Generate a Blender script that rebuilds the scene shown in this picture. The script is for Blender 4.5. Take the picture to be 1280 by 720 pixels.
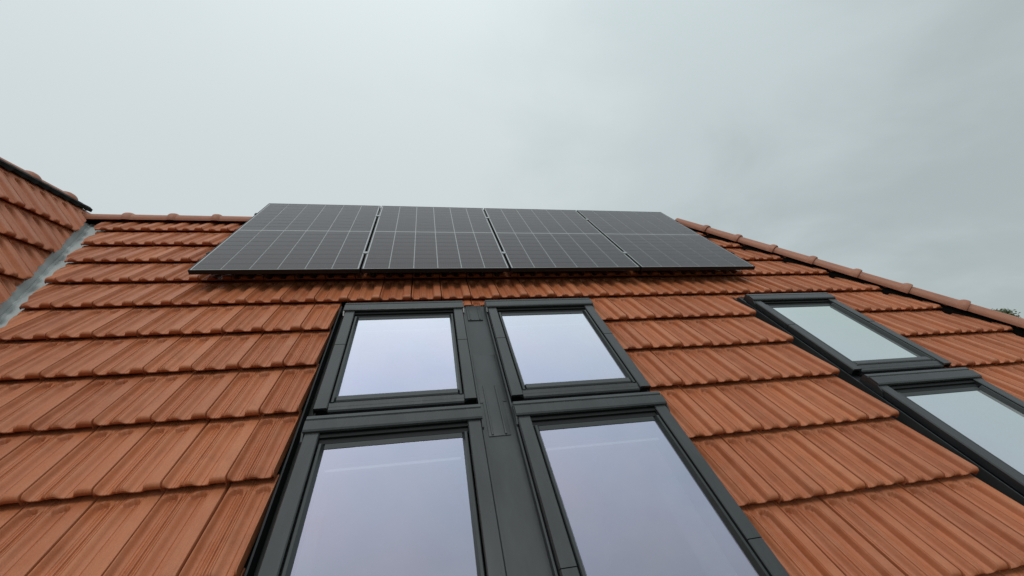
import bpy, bmesh, math, random
from mathutils import Matrix, Vector, noise

random.seed(7)
scene = bpy.context.scene
for o in list(bpy.data.objects):
    bpy.data.objects.remove(o, do_unlink=True)
COL = scene.collection

# ------------------------------------------------------------------ frames
PITCH = math.radians(40.0)
CP, SP = math.cos(PITCH), math.sin(PITCH)
# roof frame: u along the eaves, v up the slope, n out of the slope
MROOF = Matrix(((1, 0, 0, 0), (0, CP, -SP, 0), (0, SP, CP, 0), (0, 0, 0, 1)))
W, L = 0.22, 0.37198            # tile cover width and course height
GROUND_Z = -8.0

# ------------------------------------------------------------------ camera
CAM_R = ((0.97971, -0.185935, 0.07481), (-0.016378, -0.44629, -0.894738), (0.19975, 0.875359, -0.44028))
CAM_C = (0.55781, -2.77096, 1.46999)
cam = bpy.data.cameras.new('camera')
cam.sensor_width = 36.0
cam.lens = 519.076 / 1280 * 36.0
cam.clip_start = 0.02
cam.clip_end = 5000
camo = bpy.data.objects.new('camera', cam)
COL.objects.link(camo)
r0, r1, r2 = CAM_R
mc = Matrix(((r0[0], -r1[0], -r2[0], CAM_C[0]), (r0[1], -r1[1], -r2[1], CAM_C[1]),
             (r0[2], -r1[2], -r2[2], CAM_C[2]), (0, 0, 0, 1)))
camo.matrix_world = MROOF @ mc
scene.camera = camo

# ------------------------------------------------------------------ sky and sun (overcast)
SUN_DIR = Vector((-0.05, -0.50, 0.865)).normalized()       # towards the veiled sun
world = bpy.data.worlds.new('World')
scene.world = world
world.use_nodes = True
nt = world.node_tree
for n_ in list(nt.nodes):
    nt.nodes.remove(n_)


def N(tree, kind, **kw):
    n = tree.nodes.new(kind)
    for k, v in kw.items():
        if k == 'inp':
            for kk, vv in v.items():
                n.inputs[kk].default_value = vv
        else:
            setattr(n, k, v)
    return n


def K(tree, a, ao, b, bi):
    tree.links.new(a.outputs[ao], b.inputs[bi])


wo = N(nt, 'ShaderNodeOutputWorld')
sky = N(nt, 'ShaderNodeTexSky', sky_type='NISHITA', sun_disc=False)
sky.sun_elevation = math.asin(SUN_DIR.z)
sky.sun_rotation = math.atan2(SUN_DIR.x, SUN_DIR.y)
bg_sky = N(nt, 'ShaderNodeBackground', inp={'Strength': 0.10})
K(nt, sky, 'Color', bg_sky, 'Color')
tc = N(nt, 'ShaderNodeTexCoord')
sep = N(nt, 'ShaderNodeSeparateXYZ')
K(nt, tc, 'Generated', sep, 'Vector')
# flatten the direction onto a cloud sheet
zc = N(nt, 'ShaderNodeMath', operation='MAXIMUM', inp={1: 0.0})
K(nt, sep, 'Z', zc, 0)
za = N(nt, 'ShaderNodeMath', operation='ADD', inp={1: 0.28})
K(nt, zc, 0, za, 0)
dx = N(nt, 'ShaderNodeMath', operation='DIVIDE')
K(nt, sep, 'X', dx, 0); K(nt, za, 0, dx, 1)
dy = N(nt, 'ShaderNodeMath', operation='DIVIDE')
K(nt, sep, 'Y', dy, 0); K(nt, za, 0, dy, 1)
cmb = N(nt, 'ShaderNodeCombineXYZ')
K(nt, dx, 0, cmb, 'X'); K(nt, dy, 0, cmb, 'Y')
n1 = N(nt, 'ShaderNodeTexNoise', inp={'Scale': 1.1, 'Detail': 6.0, 'Roughness': 0.52, 'Distortion': 0.5})
K(nt, cmb, 0, n1, 'Vector')
n2 = N(nt, 'ShaderNodeTexNoise', inp={'Scale': 2.7, 'Detail': 6.0, 'Roughness': 0.55, 'Distortion': 0.4})
K(nt, cmb, 0, n2, 'Vector')
# broad glow of the veiled sun
dot = N(nt, 'ShaderNodeVectorMath', operation='DOT_PRODUCT')
dot.inputs[1].default_value = Vector((-0.80, 0.50, 0.33)).normalized()      # thinner cloud this way
K(nt, tc, 'Generated', dot, 0)
glow = N(nt, 'ShaderNodeMapRange', interpolation_type='SMOOTHSTEP', inp={'From Min': -0.62, 'From Max': 0.78, 'To Min': 0.0, 'To Max': 1.0})
K(nt, dot, 'Value', glow, 'Value')
m1 = N(nt, 'ShaderNodeMath', operation='MULTIPLY_ADD', inp={1: 0.75, 2: -0.62})
K(nt, n1, 'Fac', m1, 0)
m2 = N(nt, 'ShaderNodeMath', operation='MULTIPLY_ADD', inp={1: 0.55})
K(nt, n2, 'Fac', m2, 0); K(nt, m1, 0, m2, 2)
m3 = N(nt, 'ShaderNodeMath', operation='ADD', use_clamp=True)
K(nt, glow, 'Result', m3, 0); K(nt, m2, 0, m3, 1)
ramp = N(nt, 'ShaderNodeValToRGB')
ramp.color_ramp.interpolation = 'EASE'
e = ramp.color_ramp.elements
e[0].position = 0.0; e[0].color = (0.425, 0.49, 0.497, 1)
e[1].position = 1.0; e[1].color = (0.65, 0.718, 0.730, 1)
em = e.new(0.5); em.color = (0.545, 0.620, 0.632, 1)
K(nt, m3, 0, ramp, 'Fac')
bg_cloud = N(nt, 'ShaderNodeBackground', inp={'Strength': 1.0})
K(nt, ramp, 'Color', bg_cloud, 'Color')
# an overcast sky is brighter overhead than low down
pz = N(nt, 'ShaderNodeMath', operation='POWER', inp={1: 3.5})
K(nt, zc, 0, pz, 0)
lift = N(nt, 'ShaderNodeMath', operation='MULTIPLY_ADD', inp={1: 0.70, 2: 0.97})
K(nt, pz, 0, lift, 0)
K(nt, lift, 0, bg_cloud, 'Strength')
mx = N(nt, 'ShaderNodeMixShader', inp={0: 0.95})
K(nt, bg_sky, 0, mx, 1); K(nt, bg_cloud, 0, mx, 2)
K(nt, mx, 0, wo, 'Surface')

sl = bpy.data.lights.new('sun', 'SUN')
sl.energy = 0.9
sl.angle = math.radians(18)
sl.color = (1.0, 0.97, 0.93)
slo = bpy.data.objects.new('sun', sl)
COL.objects.link(slo)
slo.rotation_euler = SUN_DIR.to_track_quat('Z', 'Y').to_euler()
slo.location = SUN_DIR * 40

vs = scene.view_settings
vs.view_transform = 'Standard'
vs.look = 'None'
vs.exposure = 0.0
vs.gamma = 1.0
vs.use_curve_mapping = False

# ------------------------------------------------------------------ materials
MATS = {}


def new_mat(name):
    m = bpy.data.materials.new(name)
    m.use_nodes = True
    t = m.node_tree
    b = t.nodes['Principled BSDF']
    MATS[name] = m
    return m, t, b


def rgb(tree, c):
    n = N(tree, 'ShaderNodeRGB')
    n.outputs[0].default_value = (*c, 1)
    return n


def mixc(tree, a, b, fac_node=None, fac_out=0, fac=0.5, blend='MIX'):
    n = N(tree, 'ShaderNodeMix', data_type='RGBA', blend_type=blend)
    n.inputs['Factor'].default_value = fac
    if fac_node is not None:
        tree.links.new(fac_node.outputs[fac_out], n.inputs['Factor'])
    tree.links.new(a, n.inputs['A'])
    tree.links.new(b, n.inputs['B'])
    return n.outputs['Result']


def terracotta(name, c_lo, c_hi, c_pale, rough=0.50, spec=0.42):
    m, t, b = new_mat(name)
    oi = N(t, 'ShaderNodeObjectInfo')
    tco = N(t, 'ShaderNodeTexCoord')
    # every tile takes its own patch of the noise
    off = N(t, 'ShaderNodeVectorMath', operation='SCALE')
    off.inputs['Scale'].default_value = 37.0
    cx = N(t, 'ShaderNodeCombineXYZ')
    K(t, oi, 'Random', cx, 'X'); K(t, oi, 'Random', cx, 'Y')
    K(t, cx, 0, off, 0)
    add = N(t, 'ShaderNodeVectorMath', operation='ADD')
    K(t, tco, 'Object', add, 0); K(t, off, 0, add, 1)
    na = N(t, 'ShaderNodeTexNoise', inp={'Scale': 9.0, 'Detail': 5.0, 'Roughness': 0.6})
    K(t, add, 0, na, 'Vector')
    # drawn streaks along the length of the tile (extrusion marks)
    mp = N(t, 'ShaderNodeMapping')
    mp.inputs['Scale'].default_value = (300, 8, 30)
    K(t, add, 0, mp, 'Vector')
    ns = N(t, 'ShaderNodeTexNoise', inp={'Scale': 1.0, 'Detail': 4.0, 'Roughness': 0.6})
    K(t, mp, 0, ns, 'Vector')
    nf = N(t, 'ShaderNodeTexNoise', inp={'Scale': 300.0, 'Detail': 4.0, 'Roughness': 0.75})
    K(t, add, 0, nf, 'Vector')
    base = mixc(t, rgb(t, c_lo).outputs[0], rgb(t, c_hi).outputs[0], oi, 'Random')
    mr = N(t, 'ShaderNodeMapRange', inp={'From Min': 0.42, 'From Max': 0.72, 'To Min': 0.0, 'To Max': 0.55})
    K(t, na, 'Fac', mr, 'Value')
    c1 = mixc(t, base, rgb(t, c_pale).outputs[0], mr, 'Result')
    ms = N(t, 'ShaderNodeMapRange', inp={'From Min': 0.25, 'From Max': 0.75, 'To Min': 0.85, 'To Max': 1.12})
    K(t, ns, 'Fac', ms, 'Value')
    mg = N(t, 'ShaderNodeMapRange', inp={'From Min': 0.3, 'From Max': 0.7, 'To Min': 0.78, 'To Max': 1.18})
    K(t, nf, 'Fac', mg, 'Value')
    mm = N(t, 'ShaderNodeMath', operation='MULTIPLY')
    K(t, ms, 'Result', mm, 0); K(t, mg, 'Result', mm, 1)
    sc = N(t, 'ShaderNodeVectorMath', operation='SCALE')
    t.links.new(c1, sc.inputs[0]); K(t, mm, 0, sc, 'Scale')
    nw = N(t, 'ShaderNodeTexNoise', inp={'Scale': 5.0, 'Detail': 7.0, 'Roughness': 0.7, 'Distortion': 0.6})
    K(t, add, 0, nw, 'Vector')
    mw_ = N(t, 'ShaderNodeMapRange', inp={'From Min': 0.52, 'From Max': 0.74, 'To Min': 1.0, 'To Max': 0.80})
    K(t, nw, 'Fac', mw_, 'Value')
    mm2 = N(t, 'ShaderNodeMath', operation='MULTIPLY')
    K(t, mm, 0, mm2, 0); K(t, mw_, 'Result', mm2, 1)
    K(t, mm2, 0, sc, 'Scale')
    # small dark specks (lichen, manganese)
    nv = N(t, 'ShaderNodeTexVoronoi', inp={'Scale': 60.0})
    K(t, add, 0, nv, 'Vector')
    mv = N(t, 'ShaderNodeMapRange', inp={'From Min': 0.05, 'From Max': 0.11, 'To Min': 0.45, 'To Max': 0.0})
    K(t, nv, 'Distance', mv, 'Value')
    nm = N(t, 'ShaderNodeTexNoise', inp={'Scale': 14.0, 'Detail': 2.0})
    K(t, add, 0, nm, 'Vector')
    mgate = N(t, 'ShaderNodeMapRange', inp={'From Min': 0.56, 'From Max': 0.66, 'To Min': 0.0, 'To Max': 1.0})
    K(t, nm, 'Fac', mgate, 'Value')
    mvg = N(t, 'ShaderNodeMath', operation='MULTIPLY')
    K(t, mv, 'Result', mvg, 0); K(t, mgate, 'Result', mvg, 1)
    c2 = mixc(t, sc.outputs[0], rgb(t, (0.10, 0.06, 0.045)).outputs[0], mvg, 0)
    t.links.new(c2, b.inputs['Base Color'])
    mro = N(t, 'ShaderNodeMapRange', inp={'To Min': rough - 0.12, 'To Max': rough + 0.16})
    K(t, na, 'Fac', mro, 'Value')
    K(t, mro, 'Result', b, 'Roughness')
    b.inputs['Specular IOR Level'].default_value = spec
    bs = N(t, 'ShaderNodeMath', operation='MULTIPLY_ADD', inp={1: 0.5})
    K(t, ns, 'Fac', bs, 0); K(t, nf, 'Fac', bs, 2)
    bu = N(t, 'ShaderNodeBump', inp={'Strength': 0.35, 'Distance': 0.0016})
    K(t, bs, 0, bu, 'Height')
    K(t, bu, 'Normal', b, 'Normal')
    return m


M_TILE = terracotta('terracotta', (0.375, 0.111, 0.043), (0.480, 0.158, 0.064), (0.465, 0.186, 0.096))
M_CAP = terracotta('terracotta_cap', (0.31, 0.110, 0.058), (0.37, 0.14, 0.078), (0.36, 0.17, 0.11))


def simple(name, c, rough=0.5, spec=0.5, metal=0.0, var=0.12, scale=8.0, bump=0.0, coat=0.0, vscale=(1, 1, 1)):
    m, t, b = new_mat(name)
    tco = N(t, 'ShaderNodeTexCoord')
    mp = N(t, 'ShaderNodeMapping')
    mp.inputs['Scale'].default_value = vscale
    K(t, tco, 'Object', mp, 'Vector')
    na = N(t, 'ShaderNodeTexNoise', inp={'Scale': scale, 'Detail': 6.0, 'Roughness': 0.62})
    K(t, mp, 0, na, 'Vector')
    mr = N(t, 'ShaderNodeMapRange', inp={'From Min': 0.25, 'From Max': 0.75, 'To Min': 1 - var, 'To Max': 1 + var})
    K(t, na, 'Fac', mr, 'Value')
    sc = N(t, 'ShaderNodeVectorMath', operation='SCALE')
    sc.inputs[0].default_value = c
    K(t, mr, 'Result', sc, 'Scale')
    K(t, sc, 0, b, 'Base Color')
    ro = N(t, 'ShaderNodeMapRange', inp={'To Min': max(0.02, rough - 0.1), 'To Max': min(1, rough + 0.1)})
    K(t, na, 'Fac', ro, 'Value')
    K(t, ro, 'Result', b, 'Roughness')
    b.inputs['Specular IOR Level'].default_value = spec
    b.inputs['Metallic'].default_value = metal
    b.inputs['Coat Weight'].default_value = coat
    b.inputs['Coat Roughness'].default_value = 0.08
    if bump:
        nb = N(t, 'ShaderNodeTexNoise', inp={'Scale': scale * 14, 'Detail': 3.0})
        K(t, tco, 'Object', nb, 'Vector')
        bu = N(t, 'ShaderNodeBump', inp={'Strength': bump, 'Distance': 0.002})
        K(t, nb, 'Fac', bu, 'Height')
        K(t, bu, 'Normal', b, 'Normal')
    return m


M_COVER = simple('anthracite_aluminium', (0.033, 0.035, 0.037), 0.27, 0.5, 0.0, 0.22, 12, 0.05, vscale=(1, 0.35, 1))
M_SASH = simple('anthracite_sash', (0.022, 0.025, 0.026), 0.33, 0.45, 0.0, 0.12, 9, 0.04)
M_FRAME = simple('black_frame', (0.010, 0.011, 0.012), 0.6, 0.3, 0.0, 0.15, 9)
M_FLASH = simple('grey_flashing', (0.032, 0.036, 0.038), 0.40, 0.5, 0.0, 0.40, 9, 0.06, vscale=(1, 0.3, 1))
M_RUBBER = simple('black_rubber', (0.008, 0.008, 0.008), 0.8, 0.2)
M_ZINC = simple('weathered_zinc', (0.42, 0.455, 0.45), 0.55, 0.4, 0.0, 0.14, 4, 0.05, vscale=(1.2, 0.35, 1))
M_DECK = simple('roof_underlay', (0.012, 0.011, 0.011), 0.9, 0.1)
M_PLASTER = simple('white_plaster', (0.72, 0.71, 0.70), 0.8, 0.2, var=0.03)
M_FLOOR = simple('room_floor', (0.32, 0.25, 0.18), 0.6, 0.3, var=0.1)
M_WALL = simple('brick_wall', (0.30, 0.17, 0.12), 0.85, 0.2, var=0.2)
M_PVFRAME = simple('black_anodised', (0.007, 0.007, 0.008), 0.45, 0.35)
M_PVBACK = simple('panel_backsheet', (0.33, 0.335, 0.34), 0.5, 0.3, coat=0.6, var=0.05)
M_RAIL = simple('black_rail', (0.016, 0.016, 0.017), 0.5, 0.4)
M_CLAMP = simple('clamp_aluminium', (0.30, 0.31, 0.32), 0.35, 0.5, 0.6)
M_GROUND = simple('ground_grass', (0.055, 0.075, 0.030), 0.95, 0.1, var=0.4, scale=0.05)
M_BARK = simple('bark', (0.09, 0.065, 0.045), 0.9, 0.1, var=0.3, scale=12)
M_WHITEBAR = simple('reflection_white', (0.50, 0.50, 0.49), 0.4, 0.4, var=0.02)  # colour of the painted reflection line in the panes


def mat_cells():
    m, t, b = new_mat('solar_cells')
    tco = N(t, 'ShaderNodeTexCoord')
    sp = N(t, 'ShaderNodeSeparateXYZ')
    K(t, tco, 'Object', sp, 'Vector')
    # thin silver busbars running up each cell
    sx = N(t, 'ShaderNodeMath', operation='MULTIPLY', inp={1: 1 / 0.0182})
    K(t, sp, 'X', sx, 0)
    fr = N(t, 'ShaderNodeMath', operation='FRACT')
    K(t, sx, 0, fr, 0)
    lt = N(t, 'ShaderNodeMath', operation='LESS_THAN', inp={1: 0.05})
    K(t, fr, 0, lt, 0)
    na = N(t, 'ShaderNodeTexNoise', inp={'Scale': 2.2, 'Detail': 5.0, 'Roughness': 0.6})
    K(t, tco, 'Object', na, 'Vector')
    c = mixc(t, rgb(t, (0.022, 0.014, 0.018)).outputs[0], rgb(t, (0.034, 0.022, 0.027)).outputs[0], na, 'Fac')
    c = mixc(t, c, rgb(t, (0.10, 0.10, 0.105)).outputs[0], lt, 0)
    t.links.new(c, b.inputs['Base Color'])
    b.inputs['Roughness'].default_value = 0.35
    b.inputs['Specular IOR Level'].default_value = 0.08
    b.inputs['Coat Weight'].default_value = 0.52
    mr = N(t, 'ShaderNodeMapRange', inp={'To Min': 0.05, 'To Max': 0.22})
    K(t, na, 'Fac', mr, 'Value')
    K(t, mr, 'Result', b, 'Coat Roughness')
    b.inputs['Coat IOR'].default_value = 1.46
    return m


M_CELL = mat_cells()


def mat_glass():
    # coated insulating glass: strong lilac-tinted mirror coat over a clear pane
    m, t, b = new_mat('coated_glass')
    t.nodes.remove(b)
    out = t.nodes['Material Output']
    tr = N(t, 'ShaderNodeBsdfTransparent')
    tr.inputs['Color'].default_value = (0.66, 0.70, 0.72, 1)
    gl = N(t, 'ShaderNodeBsdfGlossy')
    gl.inputs['Roughness'].default_value = 0.012
    lw = N(t, 'ShaderNodeLayerWeight', inp={'Blend': 0.28})
    tco = N(t, 'ShaderNodeTexCoord')
    nz = N(t, 'ShaderNodeTexNoise', inp={'Scale': 1.3, 'Detail': 2.0})
    K(t, tco, 'Object', nz, 'Vector')
    nzr = N(t, 'ShaderNodeMapRange', inp={'From Min': 0.3, 'From Max': 0.7})
    K(t, nz, 'Fac', nzr, 'Value')
    tint = mixc(t, rgb(t, (0.74, 0.78, 1.0)).outputs[0], rgb(t, (0.90, 0.81, 1.0)).outputs[0], nzr, 'Result')
    face = N(t, 'ShaderNodeMapRange', inp={'From Min': 0.24, 'From Max': 0.44})
    K(t, lw, 'Facing', face, 'Value')
    tint = mixc(t, tint, rgb(t, (0.94, 1.0, 0.99)).outputs[0], face, 'Result')
    t.links.new(tint, gl.inputs['Color'])
    fac = N(t, 'ShaderNodeMapRange', inp={'From Min': 0.08, 'From Max': 0.38, 'To Min': 0.35, 'To Max': 0.96})
    K(t, lw, 'Facing', fac, 'Value')
    mxs = N(t, 'ShaderNodeMixShader')
    K(t, fac, 'Result', mxs, 0); K(t, tr, 0, mxs, 1); K(t, gl, 0, mxs, 2)
    # rain dried on the pane
    vo = N(t, 'ShaderNodeTexVoronoi', inp={'Scale': 75.0})
    K(t, tco, 'Object', vo, 'Vector')
    sp1 = N(t, 'ShaderNodeMapRange', inp={'From Min': 0.05, 'From Max': 0.14, 'To Min': 1.0, 'To Max': 0.0})
    K(t, vo, 'Distance', sp1, 'Value')
    nd = N(t, 'ShaderNodeTexNoise', inp={'Scale': 6.0, 'Detail': 5.0, 'Roughness': 0.65})
    K(t, tco, 'Object', nd, 'Vector')
    nd2 = N(t, 'ShaderNodeMapRange', inp={'From Min': 0.56, 'From Max': 0.68, 'To Min': 0.0, 'To Max': 0.30})
    K(t, nd, 'Fac', nd2, 'Value')
    spm = N(t, 'ShaderNodeMath', operation='MULTIPLY')
    K(t, sp1, 'Result', spm, 0); K(t, nd2, 'Result', spm, 1)
    film = N(t, 'ShaderNodeMapRange', inp={'From Min': 0.35, 'From Max': 0.75, 'To Min': 0.0, 'To Max': 0.07})
    K(t, nd, 'Fac', film, 'Value')
    spf = N(t, 'ShaderNodeMath', operation='ADD', use_clamp=True)
    K(t, spm, 0, spf, 0); K(t, film, 'Result', spf, 1)
    df = N(t, 'ShaderNodeBsdfDiffuse')
    df.inputs['Color'].default_value = (0.62, 0.62, 0.60, 1)
    mx2 = N(t, 'ShaderNodeMixShader')
    K(t, spf, 0, mx2, 0); K(t, mxs, 0, mx2, 1); K(t, df, 0, mx2, 2)
    K(t, mx2, 0, out, 'Surface')
    return m


M_GLASS = mat_glass()


def mat_leaf():
    m, t, b = new_mat('leaves')
    g = N(t, 'ShaderNodeNewGeometry')
    c = mixc(t, rgb(t, (0.035, 0.055, 0.014)).outputs[0], rgb(t, (0.11, 0.12, 0.035)).outputs[0], g, 'Random Per Island')
    t.links.new(c, b.inputs['Base Color'])
    b.inputs['Roughness'].default_value = 0.6
    return m


M_LEAF = mat_leaf()


# ------------------------------------------------------------------ helpers
def link(name, me, mat, parent=None, mw=None, label=None, cat=None, group=None, kind=None):
    o = bpy.data.objects.new(name, me)
    if mat is not None and me is not None and len(me.materials) == 0:
        me.materials.append(mat)
    COL.objects.link(o)
    place(o, parent, mw if mw is not None else Matrix())
    if label: o['label'] = label
    if cat: o['category'] = cat
    if group: o['group'] = group
    if kind: o['kind'] = kind
    return o


WM = {}


def place(o, parent, mw):
    """mw is the wished world matrix"""
    WM[o.name] = mw
    if parent is not None:
        o.parent = parent
        o.matrix_basis = WM[parent.name].inverted() @ mw
    else:
        o.matrix_basis = mw


def bm_mesh(bm, name, smooth=None):
    bmesh.ops.recalc_face_normals(bm, faces=bm.faces[:])
    me = bpy.data.meshes.new(name)
    bm.to_mesh(me)
    bm.free()
    if smooth is not None:
        me.shade_smooth()
        me.set_sharp_from_angle(angle=math.radians(smooth))
    return me


def add_box(bm, x0, x1, y0, y1, z0, z1, bev=0.0):
    b = bmesh.new()
    vs_ = [b.verts.new((x, y, z)) for x in (x0, x1) for y in (y0, y1) for z in (z0, z1)]
    for f in ((0, 1, 3, 2), (4, 6, 7, 5), (0, 4, 5, 1), (2, 3, 7, 6), (0, 2, 6, 4), (1, 5, 7, 3)):
        b.faces.new([vs_[i] for i in f])
    if bev > 0:
        bmesh.ops.bevel(b, geom=b.edges[:], offset=bev, segments=2, affect='EDGES', profile=0.6)
    t = bpy.data.meshes.new('tmp')
    bmesh.ops.recalc_face_normals(b, faces=b.faces[:])
    b.to_mesh(t)
    b.free()
    bm.from_mesh(t)
    bpy.data.meshes.remove(t)


def add_prism(bm, prof, x0, x1, axis='x', bev=0.0):
    """extrude a closed (p, q) profile along x (profile in y,z) or along y (profile in x,z)"""
    b = bmesh.new()
    def P(a, p, q):
        return (a, p, q) if axis == 'x' else (p, a, q)
    va = [b.verts.new(P(x0, p, q)) for p, q in prof]
    vb = [b.verts.new(P(x1, p, q)) for p, q in prof]
    k = len(prof)
    b.faces.new(va)
    b.faces.new(vb[::-1])
    for i in range(k):
        b.faces.new((va[i], va[(i + 1) % k], vb[(i + 1) % k], vb[i]))
    if bev > 0:
        bmesh.ops.bevel(b, geom=b.edges[:], offset=bev, segments=2, affect='EDGES', profile=0.6)
    t = bpy.data.meshes.new('tmp')
    bmesh.ops.recalc_face_normals(b, faces=b.faces[:])
    b.to_mesh(t)
    b.free()
    bm.from_mesh(t)
    bpy.data.meshes.remove(t)


def box_obj(name, dims, mat, parent, mw, bev=0.0, **kw):
    bm = bmesh.new()
    add_box(bm, *dims, bev=bev)
    return link(name, bm_mesh(bm, name, 40 if bev else None), mat, parent, mw, **kw)


def prism_obj(name, prof, x0, x1, mat, parent, mw, axis='x', bev=0.0, **kw):
    bm = bmesh.new()
    add_prism(bm, prof, x0, x1, axis, bev)
    return link(name, bm_mesh(bm, name, 40 if bev else None), mat, parent, mw, **kw)


def sstep(a, b, x):
    t = max(0.0, min(1.0, (x - a) / (b - a)))
    return t * t * (3 - 2 * t)


# ------------------------------------------------------------------ the house
house = bpy.data.objects.new('house', None)
COL.objects.link(house)
place(house, None, Matrix.Translation((0.6, 1.2, GROUND_Z)))
house['label'] = 'house with orange red clay tile roof, dark framed roof windows and zinc valley'
house['category'] = 'house'

# window table: (u0, u1, v of hood top, v of bottom rail end, v of the joint in the side covers)
WINDOWS = [
    (0.018, 0.798, -0.115, -1.145, -0.605),
    (0.975, 1.766, -0.115, -1.145, -0.605),
    (0.018, 0.798, -1.195, -2.800, -2.005),
    (0.975, 1.766, -1.195, -2.800, -2.005),
    (3.168, 3.968, -0.115, -1.125, -0.585),
    (3.168, 3.968, -1.180, -2.785, -1.990),
]
WIN_LABEL = ['short dark roof window on the valley side, right under the solar panels',
             'short dark roof window on the hip side of the grey channel, under the solar panels',
             'tall dark roof window on the valley side of the grey channel',
             'tall dark roof window on the hip side of the grey channel',
             'short dark roof window close to the hip ridge',
             'tall dark roof window below the short one close to the hip ridge']

# --- deck planes in roof coordinates
VALLEY_B, VALLEY_S, VALLEY_N = -2.02, -0.335, -0.055      # crease: u = B + S*v at n
HIP_B, HIP_S = 4.842, -0.583                             # hip cap axis: u = B + S*v at n = 0.05
RIDGE_V = 1.845
EAVE_V = -4.0
DECK_N = -0.092


def hip_u(v):
    return HIP_B + HIP_S * v - 0.02


def val_u(v):
    return VALLEY_B + VALLEY_S * v


def deck_mesh(n0, name, inset=0.0):
    """the slope with its window openings, as a grid of cells"""
    vb = sorted({EAVE_V + inset * 0.3, RIDGE_V - 0.03 - inset, -0.20, -2.76, -1.10})
    holes = [(0.07, 0.745, -2.76, -0.20), (1.03, 1.71, -2.76, -0.20), (3.22, 3.915, -2.76, -0.20)]
    bm = bmesh.new()
    for i in range(len(vb) - 1):
        a, b = vb[i], vb[i + 1]
        inner = [] if (a < -2.761 or b > -0.199) else [h for h in holes]
        us = [None]
        for h in inner:
            us += [h[0], h[1]]
        us.append('hip')
        for k in range(0, len(us), 2):
            l0 = val_u(a) + inset if us[k] is None else us[k]
            l1 = val_u(b) + inset if us[k] is None else us[k]
            q0 = hip_u(a) - inset if us[k + 1] == 'hip' else us[k + 1]
            q1 = hip_u(b) - inset if us[k + 1] == 'hip' else us[k + 1]
            bm.faces.new([bm.verts.new(p) for p in ((l0, a, n0), (q0, a, n0), (q1, b, n0), (l1, b, n0))])
    return bm_mesh(bm, name)


slope = link('roof_slope', deck_mesh(DECK_N, 'roof_slope'), M_DECK, house, MROOF,
             label='orange red tiled main slope carrying the roof windows')

# --- wing frame (the steep slope beyond the valley)
dW = Vector((0, -CP, SP))                 # horizontal, towards the front (roof coords)
eV = Vector((VALLEY_S, 1, 0)).normalized()
nW = dW.cross(eV).normalized()
if nW.x < 0: nW = -nW
upR = Vector((0, SP, CP))
wW = nW.cross(dW)
if wW.dot(upR) < 0: wW = -wW
xW = wW.cross(nW)                         # points away, -dW
OW = Vector((VALLEY_B, 0, VALLEY_N)) + nW * 0.05
MWING = MROOF @ Matrix(((xW.x, wW.x, nW.x, OW.x), (xW.y, wW.y, nW.y, OW.y), (xW.z, wW.z, nW.z, OW.z), (0, 0, 0, 1)))
# the crease in wing coordinates: x = WVB + WVS * y
pA = Vector((val_u(0), 0, VALLEY_N)) - OW
pB = Vector((val_u(1), 1, VALLEY_N)) - OW
ax, ay, bx_, by_ = pA.dot(xW), pA.dot(wW), pB.dot(xW), pB.dot(wW)
WVS = (bx_ - ax) / (by_ - ay)
WVB = ax - WVS * ay
WRIDGE = 1.462
WL = 0.364
bm = bmesh.new()
bm.faces.new([bm.verts.new(p) for p in ((-3.6, -3.0, -0.07), (WVB + WVS * -3.0, -3.0, -0.07), (WVB + WVS * WRIDGE, WRIDGE, -0.07), (-3.6, WRIDGE, -0.07))])
wing = link('roof_slope', bm_mesh(bm, 'wing_slope'), M_DECK, house, MWING,
            label='steep orange red tiled slope of the wing beyond the zinc valley')

# ------------------------------------------------------------------ roof tiles
HK = 1.36                        # relief of the profile
H = 0.0200 * HK
PROFILE = [(0.000, 0.0165), (0.006, 0.0190), (0.022, 0.0193), (0.038, 0.0168), (0.055, 0.0100), (0.076, 0.0042), (0.100, 0.0014), (0.126, 0.0006), (0.138, 0.0024), (0.150, 0.0004),
           (0.176, 0.0004), (0.187, 0.0024), (0.198, 0.0004), (0.222, 0.0010), (0.250, 0.0040), (0.272, 0.0095), (0.290, 0.0140), (0.305, 0.0162), (0.320, 0.0156), (0.332, 0.0112), (0.346, 0.0114), (0.358, 0.0158),
           (0.376, 0.0166), (0.386, 0.0144), (0.396, 0.0165), (0.412, 0.0164), (0.422, 0.0142), (0.432, 0.0160), (0.458, 0.0150), (0.488, 0.0112), (0.516, 0.0060), (0.545, 0.0022), (0.580, 0.0006), (0.600, 0.0004), (0.611, 0.0024), (0.622, 0.0004), (0.655, 0.0004),
           (0.690, 0.0008), (0.715, 0.0028), (0.730, 0.0085), (0.742, 0.0165), (0.752, 0.0190), (0.766, 0.0176), (0.774, 0.0172), (0.788, 0.0200),
           (0.830, 0.0202), (0.930, 0.0200), (0.975, 0.0196), (0.993, 0.0186), (1.000, 0.0160)]
PANS = ((0.160, 0.130), (0.615, 0.135), (0.339, 0.014), (0.770, 0.010))
TILT = 0.0535 / L
NOSE_Z = -0.0170


def tile_rows(length):
    e = length
    return [0.0, 0.0025, 0.006, 0.011, 0.018, 0.030, 0.10, 0.22, e - 0.065, e - 0.05, e - 0.042, e - 0.034, e - 0.027, e - 0.020, e - 0.013, e - 0.006, e + 0.005, e + 0.045]


def tile_z(x, p, s, length):
    top = H - 0.003
    # how deep in a pan this point is, and where the pan ends
    for c, hw in PANS:
        t = (x - c) / hw
        if abs(t) < 1.0:
            end = length - 0.012 - 0.026 * t * t
            f = sstep(end - 0.010, end + 0.004, s)
            p = p + (top - p) * f
            break
    hump = p / H
    nose = max(0.0, 1 - s / 0.018)
    p -= 0.012 * hump * nose * nose + 0.0022 * max(0.0, 1 - s / 0.006) ** 2
    return p - TILT * s


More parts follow.
